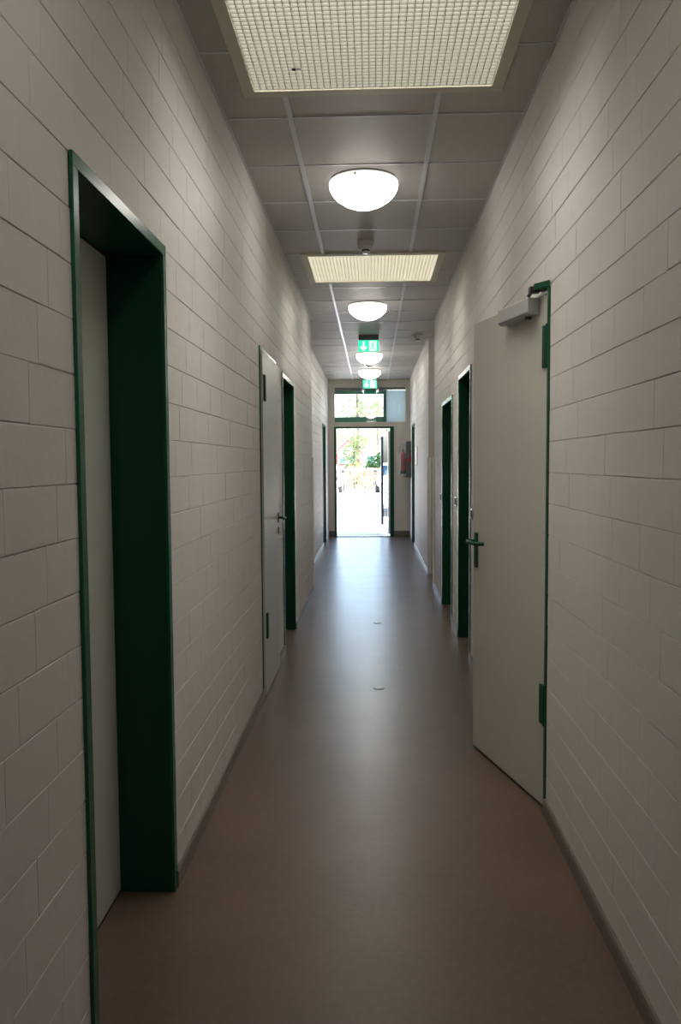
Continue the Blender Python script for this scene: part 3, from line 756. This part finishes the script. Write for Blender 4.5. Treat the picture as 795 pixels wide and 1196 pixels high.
def quads(bm, rng, pts, size, flat=.0):
    for p in pts:
        u = Vector((rng.gauss(0, 1), rng.gauss(0, 1), rng.gauss(0, 1))).normalized(); v = u.orthogonal().normalized()
        w = u.cross(v); s_ = size*rng.uniform(.6, 1.3)
        a, c = v*s_*.5, w*s_*.32
        bm.faces.new([bm.verts.new(p-a), bm.verts.new(p-c), bm.verts.new(p+a), bm.verts.new(p+c)])
def tree(x, y, h, tr, blobs, lm, n, label, seed, size=.16):
    rng = random.Random(seed); root = thing('tree', label, 'tree', (x, y, GZ), 'trees beyond the yard')
    bm = NB(); pts = [(x, y, GZ), (x+.03, y, h*.3), (x-.04, y, h*.6), (x, y, h*.97)]
    tube(bm, pts, [tr, tr*.85, tr*.65, tr*.15], 10)
    obj('trunk', bm, 'bark', root, True)
    bm = NB()
    for (bx_, bz, br) in blobs:
        zz = max(h*.12, bz-br*.9); tube(bm, [(x, y, zz), (x+bx_*.5, y+rng.uniform(-.4, .4), (zz+bz)/2), (x+bx_, y+rng.uniform(-.4, .4), bz+br*.3)], [tr*.4, tr*.25, tr*.06], 6)
    obj('branches', bm, 'bark', root, True)
    bm = NB(); P = []
    tot = sum(b_[2]**2 for b_ in blobs)
    for (bx_, bz, br) in blobs:
        for _ in range(int(n*br*br/tot)):
            d = Vector((rng.gauss(0, 1), rng.gauss(0, 1), rng.gauss(0, .8))).normalized()*br*rng.uniform(.25, 1)**.6
            P.append(Vector((x+bx_, y, bz))+d)
    quads(bm, rng, P, size)
    f = obj('foliage', bm, lm, root); f['kind'] = 'stuff'
def at(u, Y): return (u-435)/937.1*Y
def zt(v, Y): return EYE+(540.3-v)/937.1*Y
tree(at(418, 56), 56, 10.5, .13, [(-.9, 3.0, 1.0), (.5, 2.7, .8), (-.5, 5.2, 1.3), (.9, 5.0, 1.2), (-1.2, 1.7, .7), (.3, 7.5, 1.4), (-.1, 1.3, .7)], 'spring', 2600, 'tall slender tree with pale green spring leaves, centre of the doorway view', 1)
tree(at(414, 46.3), 46.3, 3.6, .06, [(-.2, 2.0, .6), (.3, 2.7, .6), (-.1, 1.2, .5)], 'spring', 800, 'small pale green tree in front of the red timber gable', 2)
tree(at(438, 47.5), 47.5, 2.6, .07, [(0, 1.35, .62), (.45, 1.7, .5), (-.4, 1.0, .5), (.5, .9, .6)], 'dark_leaf', 1700, 'low dark green bushy tree beside the right car', 3)
tree(at(452, 60), 60, 8.0, .12, [(0, 2.4, 1.0), (.6, 4.5, 1.3), (-.3, 5.8, 1.2), (.3, 1.2, .8)], 'spring', 1500, 'pale tree seen through the glazed door leaf', 4)
tree(at(441, 68), 68, 9.0, .10, [(0, 5.2, 1.2), (-.6, 6.2, 1.0), (.6, 4.0, .9)], 'spring', 900, 'thin tree whose top shows in the window above the door', 6)
# hedge
hd = thing('hedge', 'clipped yellowish hedge across the back of the yard', 'hedge', (0, 44.6, GZ))
rng = random.Random(9); bm = NB(); P = [Vector((rng.uniform(-5, 5), 44.6+rng.uniform(-.55, .55), GZ+rng.random()**.8*1.16)) for _ in range(9000)]
quads(bm, rng, P, .13); f = obj('foliage', bm, 'hedge', hd); f['kind'] = 'stuff'
bm = NB()
for k in range(40):
    x = -4.9+.25*k; tube(bm, [(x, 44.6, GZ), (x+rng.uniform(-.1, .1), 44.6, .6), (x+rng.uniform(-.15, .15), 44.6, 1.0)], [.02, .014, .006], 5)
o = obj('stems', bm, 'bark', hd); o['kind'] = 'stuff'
# red timber gable frame with grey roof
rf = thing('timber_shelter', 'small shelter with red timber gable and grey roof behind the hedge', 'shelter', (-2.2, 47.6, GZ))
Yr = 47.6; ex0, ap, ex1 = at(391.5, Yr), at(406.5, Yr), at(421.5, Yr); ze, za, zt_ = zt(530, Yr), zt(515.5, Yr), zt(542.5, Yr)
for x in (ex0+.12, ex1-.12): bx('post', 'redwood', rf, x-.05, x+.05, Yr-.05, Yr+.05, GZ, ze)
bx('tie_beam', 'redwood', rf, ex0-.1, ex1+.1, Yr-.04, Yr+.04, zt_-.045, zt_+.045)
for a in (ex0-.15, ex1+.15):
    bm = NB(); zz = ze-.12; prism(bm, [(a, zz), (ap, za), (ap, za+.12), (a, zz+.12)], 'Y', Yr-.05, Yr+.03); obj('bargeboard', bm, 'redwood', rf)
    bm = NB(); prism(bm, [(a, zz+.121), (ap, za+.121), (ap, za+.19), (a, zz+.19)], 'Y', Yr-.06, Yr+2.4); obj('roof_slope', bm, 'greyroof', rf)
# pale houses far behind
def house(x, y, w, dpt, h, roof, label):
    r = thing('house', label, 'house', (x, y, GZ), 'pale houses far beyond the yard')
    bx('wall', 'render', r, x-w/2, x+w/2, y, y+dpt, GZ, h)
    bm = NB(); prism(bm, [(x-w/2-.3, h), (x+w/2+.3, h), (x, h+roof)], 'Y', y-.3, y+dpt+.3); obj('roof', bm, 'greyroof', r)
    for i in range(int(w//2)):
        for k in range(int(h//2.6)):
            wx = x-w/2+1.0+2.0*i; wz = 1.0+2.6*k
            f = bx('window', 'white_pl', r, wx-.5, wx+.5, y-.05, y+.02, wz, wz+1.3); bx('pane', 'carglass', f, wx-.42, wx+.42, y-.06, y-.045, wz+.08, wz+1.22)
house(at(433, 95), 95, 6, 6, 2.7, 1.0, 'low pale house with grey roof behind the dark green tree')
house(at(412, 110), 110, 5, 6, 2.9, 1.0, 'pale house glimpsed between the trunks of the trees')

# daylight portal in the exit doorway (helps sampling, emits nothing)
pl = bpy.data.lights.new('portal', 'AREA'); pl.shape = 'RECTANGLE'; pl.size = 1.1; pl.size_y = 2.1; pl.cycles.is_portal = True
po = bpy.data.objects.new('portal', pl); COL.objects.link(po); po.location = (-.18, YE+.13, 1.06); po.rotation_euler = (math.radians(-90), 0, 0)
